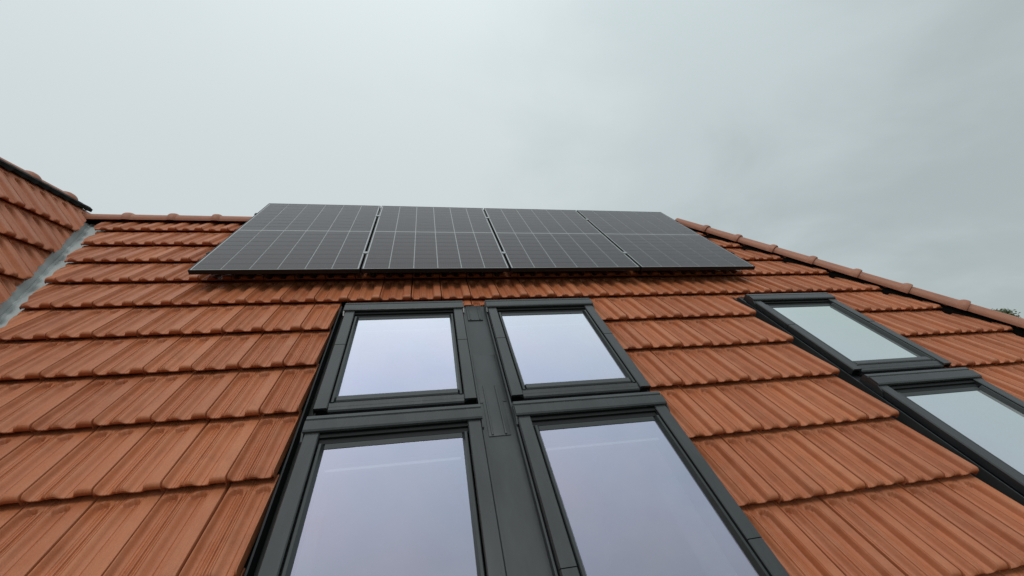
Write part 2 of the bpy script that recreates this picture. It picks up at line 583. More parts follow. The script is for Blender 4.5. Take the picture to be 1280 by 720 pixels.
def tile_bm(length=L, xcut=1.0, s0=0.0):
    prof = [q for q in PROFILE if q[0] <= xcut + 1e-6]
    srow = [s for s in tile_rows(length) if s >= s0 - 1e-6]
    if s0 > 0 and srow[0] > s0 + 1e-4:
        srow = [s0] + srow
    bm = bmesh.new()
    gap = 0.0034
    grid = []
    for s in srow:
        row = []
        for x, p in prof:
            p *= HK
            X = gap + x * (W - 2 * gap)
            row.append(bm.verts.new((X, s, tile_z(x, p, s, length))))
        grid.append(row)
    for j in range(len(srow) - 1):
        for i in range(len(prof) - 1):
            bm.faces.new((grid[j][i], grid[j][i + 1], grid[j + 1][i + 1], grid[j + 1][i]))
    # nose face
    zm = [bm.verts.new((v.co.x, s0 + 0.0005, v.co.z - 0.35 * (v.co.z + TILT * s0 - NOSE_Z))) for v in grid[0]]
    zb = [bm.verts.new((v.co.x, s0 + 0.016, NOSE_Z - TILT * s0 - 0.001)) for v in grid[0]]
    for i in range(len(prof) - 1):
        bm.faces.new((zm[i], zm[i + 1], grid[0][i + 1], grid[0][i]))
        bm.faces.new((zb[i], zb[i + 1], zm[i + 1], zm[i]))
    # underside return and side skirts
    zr = [bm.verts.new((v.co.x, s0 + 0.05, NOSE_Z - TILT * s0 - 0.002)) for v in (grid[0][0], grid[0][-1])]
    bm.faces.new([zb[0], zr[0], zr[1]] + zb[:0:-1])
    for k in (0, -1):
        lo = [bm.verts.new((r[k].co.x, r[k].co.y, -0.0170 - TILT * r[k].co.y)) for r in grid]
        for j in range(len(grid) - 1):
            bm.faces.new((grid[j][k], grid[j + 1][k], lo[j + 1], lo[j]))
    return bm


def cut_bm(bm, co, no):
    """remove what lies on the +no side of the line, close the cut with a small skirt"""
    geom = bm.verts[:] + bm.edges[:] + bm.faces[:]
    r = bmesh.ops.bisect_plane(bm, geom=geom, plane_co=co, plane_no=no, clear_outer=True)
    cut = [g for g in r['geom_cut'] if isinstance(g, bmesh.types.BMEdge)]
    cut = [ed for ed in cut if ed.is_valid and all(v.co.z > NOSE_Z - TILT * v.co.y + 0.003 for v in ed.verts)]
    if cut:
        ex = bmesh.ops.extrude_edge_only(bm, edges=cut)
        for v in [g for g in ex['geom'] if isinstance(g, bmesh.types.BMVert)]:
            v.co.z = NOSE_Z - TILT * v.co.y
    return bm


TILE_ME = {}


def std_tile(kind):
    if kind not in TILE_ME:
        ln, xc, s0 = kind
        TILE_ME[kind] = bm_mesh(tile_bm(ln, xc, s0), 'roof_tile', 38)
        TILE_ME[kind].materials.append(M_TILE)
    return TILE_ME[kind]


def pixel(p):
    q = camo.matrix_world.inverted() @ p
    if q.z > -0.05: return None
    f = 519.076
    return (640 + f * q.x / -q.z, 360 - f * q.y / -q.z)


def shown(mw, x0, x1, y0, y1):
    """share of the frame a tile takes (0 when outside)"""
    pts = [pixel(mw @ Vector((x, y, 0.01))) for x, y in ((x0, y0), (x1, y0), (x1, y1), (x0, y1))]
    if any(p is None for p in pts): return 0
    xs = [min(max(p[0], 0), 1280) for p in pts]
    ys = [min(max(p[1], 0), 720) for p in pts]
    a = 0
    for i in range(4):
        j = (i + 1) % 4
        a += xs[i] * ys[j] - xs[j] * ys[i]
    return abs(a) / 2


TILES = []      # (area, mesh, matrix, parent)


def queue_tile(me, local, parent, base, x1=W, ln=L, hidden=False):
    mw = base @ local
    a = 0 if hidden else shown(mw, 0, x1, 0, ln)
    TILES.append((a, me, mw, parent))


def jit():
    return (Matrix.Translation((random.uniform(-0.0007, 0.0007), random.uniform(-0.0038, 0.0038), random.uniform(-0.0012, 0.0016))) @
            Matrix.Rotation(random.uniform(-0.005, 0.005), 4, 'Z') @ Matrix.Rotation(random.uniform(-0.003, 0.003), 4, 'X'))


def unique_tile(c, r, lines, ln, kind=(None, 1.0, 0.0), x_off=0.0, y_off=0.0):
    """a tile cut along lines u = B + S*v (keep side +1: larger u, -1: smaller u)"""
    bm = tile_bm(ln, kind[1], kind[2])
    for B, S, keep in lines:
        # point and normal in tile coordinates
        x = B + S * (y_off) - x_off
        no = Vector((1, -S, 0)).normalized() * (-keep)
        cut_bm(bm, (x, 0, 0), no)
        if not bm.faces: break
    if len(bm.faces) < 6:
        bm.free()
        return None
    me = bm_mesh(bm, 'roof_tile', 38)
    me.materials.append(M_TILE)
    return me


VCUT_B, VCUT_S = -1.925, -0.322            # where the main tiles are cut along the valley
HCUT_B, HCUT_S = HIP_B - 0.010, HIP_S

for r in range(-11, 5):
    y = r * L
    for c in range(-13, 34):
        x = c * W
        ulo0, ulo1 = VCUT_B + VCUT_S * y, VCUT_B + VCUT_S * (y + L)
        uhi0, uhi1 = HCUT_B + HCUT_S * y, HCUT_B + HCUT_S * (y + L)
        if x + W < min(ulo0, ulo1) + 0.012 or x > max(uhi0, uhi1) - 0.012:
            continue
        if r == 4 and False:
            continue
        kind = [L, 1.0, 0.0]
        # roof windows: leave the openings, cut the tiles beside and above them
        if -8 <= r <= -2:
            if 0 <= c <= 7: continue
            if 14 <= c <= 17: continue
        if r == -1:
            if 0 <= c <= 7:
                kind[2] = 0.315 if c not in (3, 4) else 0.290
            if 14 <= c <= 17:
                kind[2] = 0.315
        if -8 <= r <= -1 and c == -1:
            kind[1] = 0.783
        lines = []
        if x < max(ulo0, ulo1) + 0.02:
            lines.append((VCUT_B, VCUT_S, 1))
        if x + W > min(uhi0, uhi1) - 0.02:
            lines.append((HCUT_B, HCUT_S, -1))
        if -8 <= r <= -1 and c == 8:
            lines.append((1.784, 0.0, 1))
        if -8 <= r <= -1 and c == 18:
            lines.append((3.992, 0.0, 1))
        if lines:
            me = unique_tile(c, r, lines, L, kind, x, y)
            if me is None: continue
        else:
            me = std_tile(tuple(kind))
        # those that lie wholly under the solar panels are not seen
        hidden = (r >= 2 and 0 <= c <= 13) or (r == 1 and -4 <= c <= 14)
        queue_tile(me, Matrix.Translation((x, y, 0)) @ jit(), slope, MROOF, hidden=hidden)

# wing tiles (cut along the valley on their right)
WC_OFF = 0.03
WR0 = 0.296
for r in range(-6, 4):
    y = WR0 + r * WL
    if y > WRIDGE - 0.08: continue
    for c in range(-12, 9):
        x = c * W + WC_OFF
        B, S = WVB - 0.10, WVS
        u0, u1 = B + S * y, B + S * (y + WL)
        if x > max(u0, u1) - 0.012: continue
        lines = []
        if x + W > min(u0, u1) - 0.02:
            lines.append((B, S, -1))
        if lines:
            me = unique_tile(c, r, lines, WL, (WL, 1.0, 0.0), x, y)
            if me is None: continue
        else:
            me = std_tile((WL, 1.0, 0.0))
        queue_tile(me, Matrix.Translation((x, y, 0)) @ jit(), wing, MWING)

TILES.sort(key=lambda t: -t[0])
rest = {}
for i, (a, me, mw, par) in enumerate(TILES):
    if i < 300 and a > 20:
        o = link('roof_tile', me, None, par, mw)
    else:
        rest.setdefault(par.name, (par, []))[1].append((me, mw))
for par, lst in rest.values():
    bm = bmesh.new()
    inv = WM[par.name].inverted()
    for me, mw in lst:
        t = me.copy()
        t.transform(inv @ mw)
        bm.from_mesh(t)
        bpy.data.meshes.remove(t)
    me = bpy.data.meshes.new('further_tiles')
    bm.to_mesh(me)
    bm.free()
    link('further_tiles', me, M_TILE, par, WM[par.name], kind='stuff')


# ------------------------------------------------------------------ ridge and hip caps
def cap_mesh(length, r=0.085):
    """half round cap lying along +y, its wide bell over the lower neighbour at y = 0"""
    st = [(-0.012, r + 0.012, 0.0), (-0.010, r + 0.0180, 0), (0.0, r + 0.0210, 0), (0.022, r + 0.0210, 0), (0.036, r + 0.0170, 0), (0.050, r + 0.007, 0), (0.056, r + 0.0015, 0), (0.075, r, 0),
          (length * 0.6, r - 0.003, 0), (length + 0.02, r - 0.006, 0)]
    bm = bmesh.new()
    k = 18
    rings = []
    for y, rr, _ in st:
        row = []
        for i in range(k + 1):
            a = math.radians(-6) + math.radians(192) * i / k
            row.append(bm.verts.new((rr * math.cos(a), y, rr * 0.86 * math.sin(a))))
        rings.append(row)
    for j in range(len(rings) - 1):
        for i in range(k):
            bm.faces.new((rings[j][i], rings[j][i + 1], rings[j + 1][i + 1], rings[j + 1][i]))
    # thickness at the open end and along the sides
    inn = []
    for i in range(k + 1):
        a = math.radians(-6) + math.radians(192) * i / k
        inn.append(bm.verts.new(((r - 0.006) * math.cos(a), -0.010, (r - 0.006) * 0.86 * math.sin(a))))
    for i in range(k):
        bm.faces.new((rings[0][i + 1], rings[0][i], inn[i], inn[i + 1]))
    inn2 = []
    for i in range(k + 1):
        a = math.radians(-6) + math.radians(192) * i / k
        inn2.append(bm.verts.new(((r - 0.016) * math.cos(a), length, (r - 0.016) * 0.86 * math.sin(a))))
    for i in range(k):
        bm.faces.new((inn[i + 1], inn[i], inn2[i], inn2[i + 1]))
    me = bm_mesh(bm, 'cap', 35)
    me.materials.append(M_CAP)
    return me


def frame_from(y_dir, z_hint, origin):
    yv = y_dir.normalized()
    xv = yv.cross(z_hint).normalized()
    zv = xv.cross(yv)
    return Matrix(((xv.x, yv.x, zv.x, origin.x), (xv.y, yv.y, zv.y, origin.y), (xv.z, yv.z, zv.z, origin.z), (0, 0, 0, 1)))


CAPL = 0.385
CAP_ME = cap_mesh(CAPL)
UP = Vector((0, 0, 1))


def roofp(u, v, n):
    return MROOF @ Vector((u, v, n))


# hip: goes down from the ridge end towards the front corner
hip_top_v = RIDGE_V - 0.02
hip_dir = (roofp(HIP_B + HIP_S * 1.0, 1.0, 0) - roofp(HIP_B, 0, 0)).normalized()      # up the hip
cap_drop = 0.050
# collar positions measured: one collar at v = -0.077
hip_len_v = 1.0 / (roofp(HIP_B + HIP_S, 1, 0) - roofp(HIP_B, 0, 0)).length        # dv per metre
k0 = -0.082
for i in range(-11, 6):
    v = k0 + i * CAPL * hip_len_v
    if v > hip_top_v - 0.15: continue
    p = roofp(HIP_B + HIP_S * v, v, 0.05) - UP * cap_drop
    mw = frame_from(hip_dir, UP, p) @ Matrix.Rotation(random.uniform(-0.008, 0.008), 4, 'Z') @ Matrix.Rotation(0.012 + random.uniform(-0.004, 0.004), 4, 'X') @ Matrix.Rotation(random.uniform(-0.02, 0.02), 4, 'Y')
    link('hip_tile', CAP_ME, None, slope, mw)

# main ridge, collars at u = -2.30 + k * 0.385
ridge_end_u = HIP_B + HIP_S * RIDGE_V
k = 0
u = -2.30
while u < ridge_end_u + 0.05:
    p = roofp(u, RIDGE_V, 0.05) - UP * 0.10
    mw = frame_from(Vector((1, 0, 0)), UP, p) @ Matrix.Rotation(random.uniform(-0.006, 0.006), 4, 'Z') @ Matrix.Rotation(0.010, 4, 'X')
    link('ridge_tile', CAP_ME, None, slope, mw)
    u += CAPL
p = roofp(-2.30 - CAPL, RIDGE_V, 0.05) - UP * 0.10
link('ridge_tile', CAP_ME, None, slope, frame_from(Vector((1, 0, 0)), UP, p) @ Matrix.Rotation(0.010, 4, 'X'))

# wing ridge
wr_org = MWING @ Vector((0, WRIDGE + 0.005, 0.03))
wdir = (MWING.to_3x3() @ Vector((1, 0, 0))).normalized()
for i in range(-8, 4):
    x = 0.835 + (i - 0) * CAPL
    if x > 1.35: continue
    p = MWING @ Vector((x, 1.5123, -0.1006))        # bedded behind the black roll
    mw = frame_from(-wdir, UP, p) @ Matrix.Rotation(0.010, 4, 'X') @ Matrix.Rotation(random.uniform(-0.01, 0.01), 4, 'Z')
    link('ridge_tile', CAP_ME, None, wing, mw)


# dark ventilating ridge rolls under the caps
def roll(name, pts, parent, widths):
    """a bent black strip: pts are pairs of world points (left, crown, right) along the line"""
    bm = bmesh.new()
    rows = [[bm.verts.new(q) for q in tri] for tri in pts]
    for j in range(len(rows) - 1):
        for i in range(len(rows[0]) - 1):
            bm.faces.new((rows[j][i], rows[j][i + 1], rows[j + 1][i + 1], rows[j + 1][i]))
    me = bm_mesh(bm, name)
    inv = WM[parent.name].inverted()
    me.transform(inv)
    return link(name, me, M_RUBBER, parent, WM[parent.name])


pts = []
for i in range(30):
    v = -4.0 + i * (RIDGE_V - 0.01 + 4.0) / 29
    uu = HIP_B + HIP_S * v
    wob = random.uniform(-0.004, 0.004)
    pts.append((roofp(uu - 0.072, v - 0.035, -0.09), roofp(uu - 0.070 + wob, v - 0.038, -0.004 + wob * 0.6), roofp(uu - 0.06, v - 0.01, 0.012), roofp(uu, v, 0.02), roofp(uu + 0.08, v + 0.02, -0.03)))
roll('ridge_roll', pts, slope, None)
pts = []
for i in range(40):
    u = -2.72 + i * (ridge_end_u + 2.72) / 39
    wob = random.uniform(-0.004, 0.004)
    pts.append((roofp(u, RIDGE_V - 0.075 + wob, -0.045), roofp(u, RIDGE_V - 0.05, -0.035), roofp(u, RIDGE_V, -0.02), roofp(u, RIDGE_V + 0.02, -0.09)))
roll('ridge_roll', pts, slope, None)
pts = []
for i in range(110):
    x = -2.6 + i * (WVB + WVS * WRIDGE - 0.18 + 2.6) / 109
    wob = 0.009 * math.sin(x * 57) + random.uniform(-0.006, 0.006)
    pts.append((MWING @ Vector((x, WRIDGE - 0.055 + wob, -0.012)), MWING @ Vector((x, WRIDGE - 0.03, 0.010)), MWING @ Vector((x, WRIDGE + 0.006 + wob * 0.3, 0.0)), MWING @ Vector((x, WRIDGE + 0.02, -0.08))))
roll('ridge_roll', pts, wing, None)  # black strip also stands in for the shaded side of the wing caps

# ------------------------------------------------------------------ zinc valley
bm = bmesh.new()
rows = []
v = -4.0
i = 0
while v < 1.84:
    c = val_u(v)
    wob = noise.noise(Vector((v * 1.7, 0, 0))) * 0.004
    main_pts = [(c + 0.20, v, VALLEY_N - 0.006), (c + 0.10, v, VALLEY_N + wob - 0.002), (c + 0.012, v, VALLEY_N + wob), (c + 0.004, v, VALLEY_N + 0.012), (c - 0.004, v, VALLEY_N + 0.012), (c - 0.008, v, VALLEY_N)]
    row = [Vector(p) for p in main_pts]
    cw = Vector((c, v, VALLEY_N)) - OW
    yw = cw.dot(wW); xw = cw.dot(xW)
    for off, dn in ((0.012, 0), (0.09, 0.0), (0.24, -0.006)):
        row.append(OW + xW * (xw - off) + wW * yw + nW * (-0.05 + dn + wob))
    rows.append([bm.verts.new(p) for p in row])
    v += 0.12
for j in range(len(rows) - 1):
    for k in range(len(rows[0]) - 1):
        bm.faces.new((rows[j][k], rows[j][k + 1], rows[j + 1][k + 1], rows[j + 1][k]))
link('valley_gutter', bm_mesh(bm, 'valley_gutter', 30), M_ZINC, house, MROOF, label='weathered grey zinc valley gutter between the two tiled slopes')

# ------------------------------------------------------------------ roof windows
def roof_window(i, u0, u1, vt, vb, vj):
    w = u1 - u0
    h = vt - vb
    base = MROOF @ Matrix.Translation((u0, vb, 0))
    top = h
    # outer frame: four black walls
    bm = bmesh.new()
    for d in ((0.004, 0.062, 0.022, top - 0.03), (w - 0.062, w - 0.004, 0.022, top - 0.03), (0.062, w - 0.062, 0.022, 0.055), (0.062, w - 0.062, top - 0.12, top - 0.03)):
        add_box(bm, d[0], d[1], d[2], d[3], -0.15, 0.018)
    win = link('roof_window', bm_mesh(bm, 'window_frame'), M_FRAME, house, base, label=WIN_LABEL[i])
    vjl = vj - vb
    cov_top = top - 0.085
    # side covers, each of two lengths
    for side in (0, 1):
        a, b = (0.0, 0.064) if side == 0 else (w - 0.064, w)
        inner = b if side == 0 else a
        for y0, y1, dz in ((0.006, vjl - 0.0015, 0.0), (vjl + 0.0015, cov_top, 0.0012)):
            bm = bmesh.new()
            if side == 0:
                prof = [(a, -0.012), (a, 0.024), (a + 0.005, 0.0300), (b - 0.004, 0.0300), (b, 0.026), (b, 0.004), (b - 0.02, 0.0185), (a + 0.003, 0.0185), (a + 0.003, -0.012)]
            else:
                prof = [(b, -0.012), (b, 0.024), (b - 0.005, 0.0300), (a + 0.004, 0.0300), (a, 0.026), (a, 0.004), (a + 0.02, 0.0185), (b - 0.003, 0.0185), (b - 0.003, -0.012)]
            add_prism(bm, [(p, q + dz) for p, q in prof], y0, y1, 'y')
            link('side_cover', bm_mesh(bm, 'side_cover', 30), M_COVER, win, base)
    # sash: two stiles and a bottom bar around the glass
    s0, s1 = 0.070, 0.094
    ylo, yhi = 0.062, top - 0.160
    for side in (0, 1):
        P_ = [(s0, 0.0), (s0, 0.021), (s0 + 0.004, 0.025), (s0 + 0.014, 0.025), (s1, 0.006), (s1, -0.004)]
        if side: P_ = [(w - p, q) for p, q in P_]
        prism_obj('sash_stile', P_, ylo - 0.012, yhi, M_SASH, win, base, 'y')
    prism_obj('sash_bottom_bar', [(ylo - 0.004, 0.0), (ylo - 0.004, 0.018), (ylo + 0.002, 0.0235), (0.096, 0.0205), (0.104, 0.006), (0.104, -0.004)], s1, w - s1, M_COVER, win, base, 'x')
    prism_obj('bottom_cover', [(0.0, -0.020), (0.0, 0.008), (0.006, 0.0150), (0.044, 0.0215), (0.052, 0.0185), (0.054, 0.0185 - 0.01), (0.054, -0.02)], 0.066, w - 0.066, M_COVER, win, base, 'x')
    # glass unit
    gz = 0.004
    bm = bmesh.new()
    vs_ = [bm.verts.new(q) for q in ((s1 - 0.004, 0.098, gz), (w - s1 + 0.004, 0.098, gz), (w - s1 + 0.004, yhi - 0.004, gz), (s1 - 0.004, yhi - 0.004, gz))]
    bm.faces.new(vs_)
    link('glass_pane', bm_mesh(bm, 'glass_pane'), M_GLASS, win, base)
    # hood: two stepped sheets with a black strip for the shade under the lip
    prism_obj('hood', [(top, 0.0), (top, 0.036), (top - 0.006, 0.042), (top - 0.026, 0.0445), (top - 0.030, 0.040), (top - 0.034, 0.037), (top - 0.037, 0.045), (top - 0.043, 0.0485),
                       (top - 0.092, 0.0460), (top - 0.100, 0.041), (top - 0.102, 0.031), (top - 0.098, 0.030), (top - 0.06, 0.030), (top - 0.06, 0.0)],
              -0.006, w + 0.006, M_COVER, win, base, 'x')
    prism_obj('hood_seal_shade', [(top - 0.062, -0.004), (top - 0.062, 0.0295), (top - 0.094, 0.0295), (top - 0.096, 0.006), (top - 0.146, 0.006), (top - 0.150, -0.004)], 0.066, w - 0.066, M_FRAME, win, base, 'x')  # black seal, lengthened to stand in for shade and the hood's reflection
    prism_obj('sash_top_bar', [(top - 0.1505, -0.004), (top - 0.1505, 0.0085), (top - 0.176, 0.0065), (top - 0.182, -0.004)], s1, w - s1, M_SASH, win, base, 'x')
    # white lacquered reveal under the glass, and a white bar imitating a reflection line
    bm = bmesh.new()
    a, b, c, d = 0.062, w - 0.062, 0.055, top - 0.12
    dep = -0.34
    for q in (((a, c, -0.012), (a, d, -0.012), (a, d + 0.25, dep), (a, c - 0.05, dep)), ((b, c, -0.012), (b, d, -0.012), (b, d + 0.25, dep), (b, c - 0.05, dep)),
              ((a, d, -0.012), (b, d, -0.012), (b, d + 0.25, dep), (a, d + 0.25, dep)), ((a, c, -0.012), (b, c, -0.012), (b, c - 0.05, dep), (a, c - 0.05, dep))):
        bm.faces.new([bm.verts.new(p) for p in q])
    link('reveal', bm_mesh(bm, 'reveal'), M_PLASTER, win, base)
    bm = bmesh.new()
    add_box(bm, 0.105, w - 0.105, top - 0.262, top - 0.247, -0.06, -0.035, 0.004)
    link('reflection_bar', bm_mesh(bm, 'reflection_bar'), M_WHITEBAR, win, base)  # added bar, painted as a pale reflection line in the glass
    # hinge clips at the hood's ends
    for s in (-1, 1):
        x0 = -0.010 if s < 0 else w + 0.002
        prism_obj('hood_clip', [(top - 0.004, -0.01), (top - 0.004, 0.034), (top - 0.10, 0.034), (top - 0.135, 0.018), (top - 0.15, -0.01)], x0, x0 + 0.008, M_COVER, win, base, 'x')
    return win


for i, wd in enumerate(WINDOWS):
    roof_window(i, *wd)

# ------------------------------------------------------------------ flashings
fl = box_obj('flashing', (0.800, 0.973, -2.85, -0.075, -0.034, -0.0295), M_FLASH, house, MROOF, label='grey sheet metal channel between the two window columns')
# upstands of the channel, beads and overlapping plates
for u_, s_ in ((0.806, 1), (0.967, -1)):
    prism_obj('channel_upstand', [(u_ - 0.004, -0.029), (u_ - 0.004, 0.006), (u_ + 0.004, 0.006), (u_ + 0.004, -0.029)], -2.80, -0.11, M_FLASH, fl, MROOF, 'y')
box_obj('overlap_plate', (0.832, 0.938, -1.350, -1.108, -0.0285, -0.0255), M_FLASH, fl, MROOF, 0.001)
box_obj('overlap_plate', (0.816, 0.957, -1.118, -0.70, -0.0285, -0.0265), M_FLASH, fl, MROOF, 0.0008)
box_obj('overlap_plate', (0.832, 0.936, -0.290, -0.085, -0.0285, -0.0225), M_FLASH, fl, MROOF, 0.001)
for u_ in (0.850, 0.915):
    bm = bmesh.new()
    add_box(bm, u_ - 0.005, u_ + 0.005, -1.345, -0.985, -0.028, -0.019, 0.003)
    link('bead', bm_mesh(bm, 'bead', 40), M_FLASH, fl, MROOF)
    bm = bmesh.new()
    add_box(bm, u_ - 0.004, u_ + 0.004, -0.286, -0.09, -0.024, -0.017, 0.003)
    link('bead', bm_mesh(bm, 'bead', 40), M_FLASH, fl, MROOF)
# side flashings along the other window edges
for (a, b, lip) in ((-0.075, 0.020, -0.028), (1.764, 1.86, None), (3.05, 3.170, 3.138), (3.966, 4.06, None)):
    f = box_obj('flashing', (a, b, -2.85, -0.06, -0.066, -0.062), M_FRAME, house, MROOF)
    if lip is not None:
        prism_obj('flashing_lip', [(lip - 0.006, -0.062), (lip - 0.004, -0.004), (lip + 0.003, -0.004), (lip + 0.003, -0.062)], -2.85, -0.08, M_FLASH if lip > 1 else M_FRAME, f, MROOF, 'y')
# aprons between upper and lower windows and above the upper ones
for (a, b) in ((0.01, 0.806), (0.967, 1.774), (3.16, 3.976)):
    box_obj('apron', (a, b, -1.21, -1.10, -0.032, -0.028), M_FRAME, house, MROOF)
    f = box_obj('apron', (a - 0.03, b + 0.03, -0.13, -0.03, -0.036, -0.033), M_FLASH, house, MROOF)

# ------------------------------------------------------------------ rooms and walls
EAVE = roofp(0, EAVE_V, DECK_N)
bm = bmesh.new()
# inner ceiling along the slope with openings, set under the deck
room_me = deck_mesh(-0.33, 'sloping_ceiling', 0.6)
link('sloping_ceiling', room_me, M_PLASTER, house, MROOF)
FZ = -3.0
y0, y1 = EAVE.y + 0.3, 1.6
XA, XB = -1.5, 4.2


def under_slope(y, n=-0.335):
    v = (y + n * SP) / CP
    return v * SP + n * CP


bm = bmesh.new()
bm.faces.new([bm.verts.new(p) for p in ((XA, y0, FZ), (XB, y0, FZ), (XB, y1, FZ), (XA, y1, FZ))])
link('room_floor', bm_mesh(bm, 'room_floor'), M_FLOOR, house)
bm = bmesh.new()
YT = 0.9
for x in (XA, 2.4, XB):
    bm.faces.new([bm.verts.new(p) for p in ((x, y0, FZ), (x, y1, FZ), (x, y1, under_slope(YT)), (x, YT, under_slope(YT)), (x, y0, under_slope(y0)))])
bm.faces.new([bm.verts.new(p) for p in ((XA, y1, FZ), (XB, y1, FZ), (XB, y1, under_slope(YT)), (XA, y1, under_slope(YT)))])
bm.faces.new([bm.verts.new(p) for p in ((XA, YT, under_slope(YT)), (XB, YT, under_slope(YT)), (XB, y1, under_slope(YT)), (XA, y1, under_slope(YT)))])
bm.faces.new([bm.verts.new(p) for p in ((XA, y0, FZ), (XB, y0, FZ), (XB, y0, under_slope(y0)), (XA, y0, under_slope(y0)))])
link('partition', bm_mesh(bm, 'partition'), M_PLASTER, house)

# outer walls down to the ground, back slope and hip slope
ridge_w = roofp(0, RIDGE_V, 0)
back_y = 2 * ridge_w.y - EAVE.y
x_hip = HIP_B + HIP_S * EAVE_V
bm = bmesh.new()
ez = EAVE.z - 0.02
for q in (((-0.6, EAVE.y + 0.25), (x_hip - 0.2, EAVE.y + 0.25)), ((x_hip - 0.2, EAVE.y + 0.25), (x_hip - 0.2, back_y - 0.25)), ((x_hip - 0.2, back_y - 0.25), (-6.0, back_y - 0.25)), ((-6.0, back_y - 0.25), (-6.0, EAVE.y + 0.25))):
    (a, b), (c, d) = q
    bm.faces.new([bm.verts.new(p) for p in ((a, b, GROUND_Z), (c, d, GROUND_Z), (c, d, ez), (a, b, ez))])
link('wall', bm_mesh(bm, 'wall'), M_WALL, house)
bm = bmesh.new()
rz = ridge_w.z - 0.12
re = roofp(ridge_end_u, RIDGE_V, 0)
bm.faces.new([bm.verts.new(p) for p in ((-5.0, ridge_w.y + 0.05, rz), (re.x, ridge_w.y + 0.05, rz), (x_hip, back_y, ez), (-5.0, back_y, ez))])
bm.faces.new([bm.verts.new(p) for p in ((re.x + 0.02, ridge_w.y, rz), (x_hip + 0.02, EAVE.y, ez), (x_hip + 0.02, back_y, ez))])
link('back_slope', bm_mesh(bm, 'back_slope'), M_TILE, house)
bm = bmesh.new()
wz = (MWING @ Vector((0, WRIDGE, 0)))
bm.faces.new([bm.verts.new(p) for p in ((wz.x - 0.03, -3.3, wz.z - 0.12), (wz.x - 0.03, ridge_w.y, wz.z - 0.12), (wz.x - 2.3, ridge_w.y, ez), (wz.x - 2.3, -3.3, ez))])
link('wing_back_slope', bm_mesh(bm, 'wing_back_slope'), M_TILE, house)
bm = bmesh.new()
bm.faces.new([bm.verts.new(p) for p in ((wz.x, -3.25, wz.z - 0.15), (wz.x - 2.2, -3.25, ez), (wz.x - 2.2, -3.25, GROUND_Z), (-0.6, -3.25, GROUND_Z), (-0.6, -3.25, ez))])
link('wall', bm_mesh(bm, 'gable_wall'), M_WALL, house)

# ------------------------------------------------------------------ solar panels
PW, PH, PT = 1.139, 1.745, 0.033
PITCH_U = 1.1525
PV_N = 0.134
PV_V = 0.243
PV_U = -1.080
PV_LABEL = ['black framed solar panel nearest the zinc valley',
            'second solar panel from the zinc valley, above the short window',
            'third solar panel from the zinc valley',
            'solar panel at the hip end of the row']


def panel_meshes():
    out = []
    lip = 0.006
    bm = bmesh.new()
    for d in ((0, lip, 0, PH), (PW - lip, PW, 0, PH), (lip, PW - lip, 0, lip), (lip, PW - lip, PH - lip, PH)):
        add_box(bm, d[0], d[1], d[2], d[3], -PT, 0.0015, 0.0006)
    # inner return flanges below
    for d in ((lip, 0.028, lip, PH - lip), (PW - 0.028, PW - lip, lip, PH - lip)):
        add_box(bm, d[0], d[1], d[2], d[3], -PT, -PT + 0.002)
    out.append(('frame', bm_mesh(bm, 'panel_frame'), M_PVFRAME))
    bm = bmesh.new()
    add_box(bm, lip, PW - lip, lip, PH - lip, -0.0030, -0.0008)
    out.append(('backsheet', bm_mesh(bm, 'backsheet'), M_PVBACK))
    bm = bmesh.new()
    add_box(bm, lip + 0.0005, PW - lip - 0.0005, lip + 0.0005, PH - lip - 0.0005, -0.0070, -0.0035)
    out.append(('underside', bm_mesh(bm, 'underside'), M_RUBBER))  # black sheet added to stop the backsheet bouncing light onto the tiles
    mx_, my = lip + 0.008, lip + 0.010
    cw = (PW - 2 * mx_) / 6
    gapc = 0.016
    half = (PH - 2 * my - gapc) / 2
    ch = half / 9
    bm = bmesh.new()
    for j in range(9):
        a, b, c, d = 0.0030, cw - 0.0030, j * ch + 0.0016, (j + 1) * ch - 0.0016
        bm.faces.new([bm.verts.new(q) for q in ((a, c, 0.0004), (b, c, 0.0004), (b, d, 0.0004), (a, d, 0.0004))])
    cm = bm_mesh(bm, 'cell_string')
    cm.materials.append(M_CELL)
    return out, cm, [(mx_ + i * cw, my + s * (half + gapc)) for s in range(2) for i in range(6)]


pmesh, cellmesh, cellpos = panel_meshes()
bm = bmesh.new()
add_box(bm, -0.0095 - 0.009, 0.0095 + 0.009, -0.02, 0.02, 0.0016, 0.0052, 0.0008)
add_box(bm, -0.007, 0.007, -0.018, 0.018, -0.034, 0.0016)
clamp_me = bm_mesh(bm, 'clamp')
clamp_me.materials.append(M_CLAMP)
bm = bmesh.new()
add_box(bm, 0.0, 0.11, 0, 0.06, -0.02, -0.006)
jbox = bm_mesh(bm, 'junction_box')
jbox.materials.append(M_RUBBER)
for k in range(4):
    tiltj = (0.0, 0.0012, -0.0006, 0.0006)[k]
    mw = MROOF @ Matrix.Translation((PV_U + k * PITCH_U, PV_V, PV_N + (0, 0.0008, -0.0006, 0)[k])) @ Matrix.Rotation(tiltj, 4, 'Y')
    e_ = bpy.data.objects.new('solar_panel', None)
    COL.objects.link(e_)
    place(e_, None, mw)
    e_['label'] = PV_LABEL[k]
    e_['category'] = 'solar panel'
    e_['group'] = 'solar panels in a row on the roof'
    for nm, me, mat in pmesh:
        link(nm, me, mat, e_, mw)
    for (x, y) in cellpos:
        link('cell_string', cellmesh, None, e_, mw @ Matrix.Translation((x, y, 0)))
    for x in (0.25, 0.50, 0.75):
        link('junction_box', jbox, None, e_, mw @ Matrix.Translation((PW * x - 0.05, PH * 0.5 - 0.03, 0)))
    if k < 3:
        for y in (0.33, 1.36):
            link('middle_clamp', clamp_me, None, e_, mw @ Matrix.Translation((PW + (PITCH_U - PW) / 2, y, 0)))

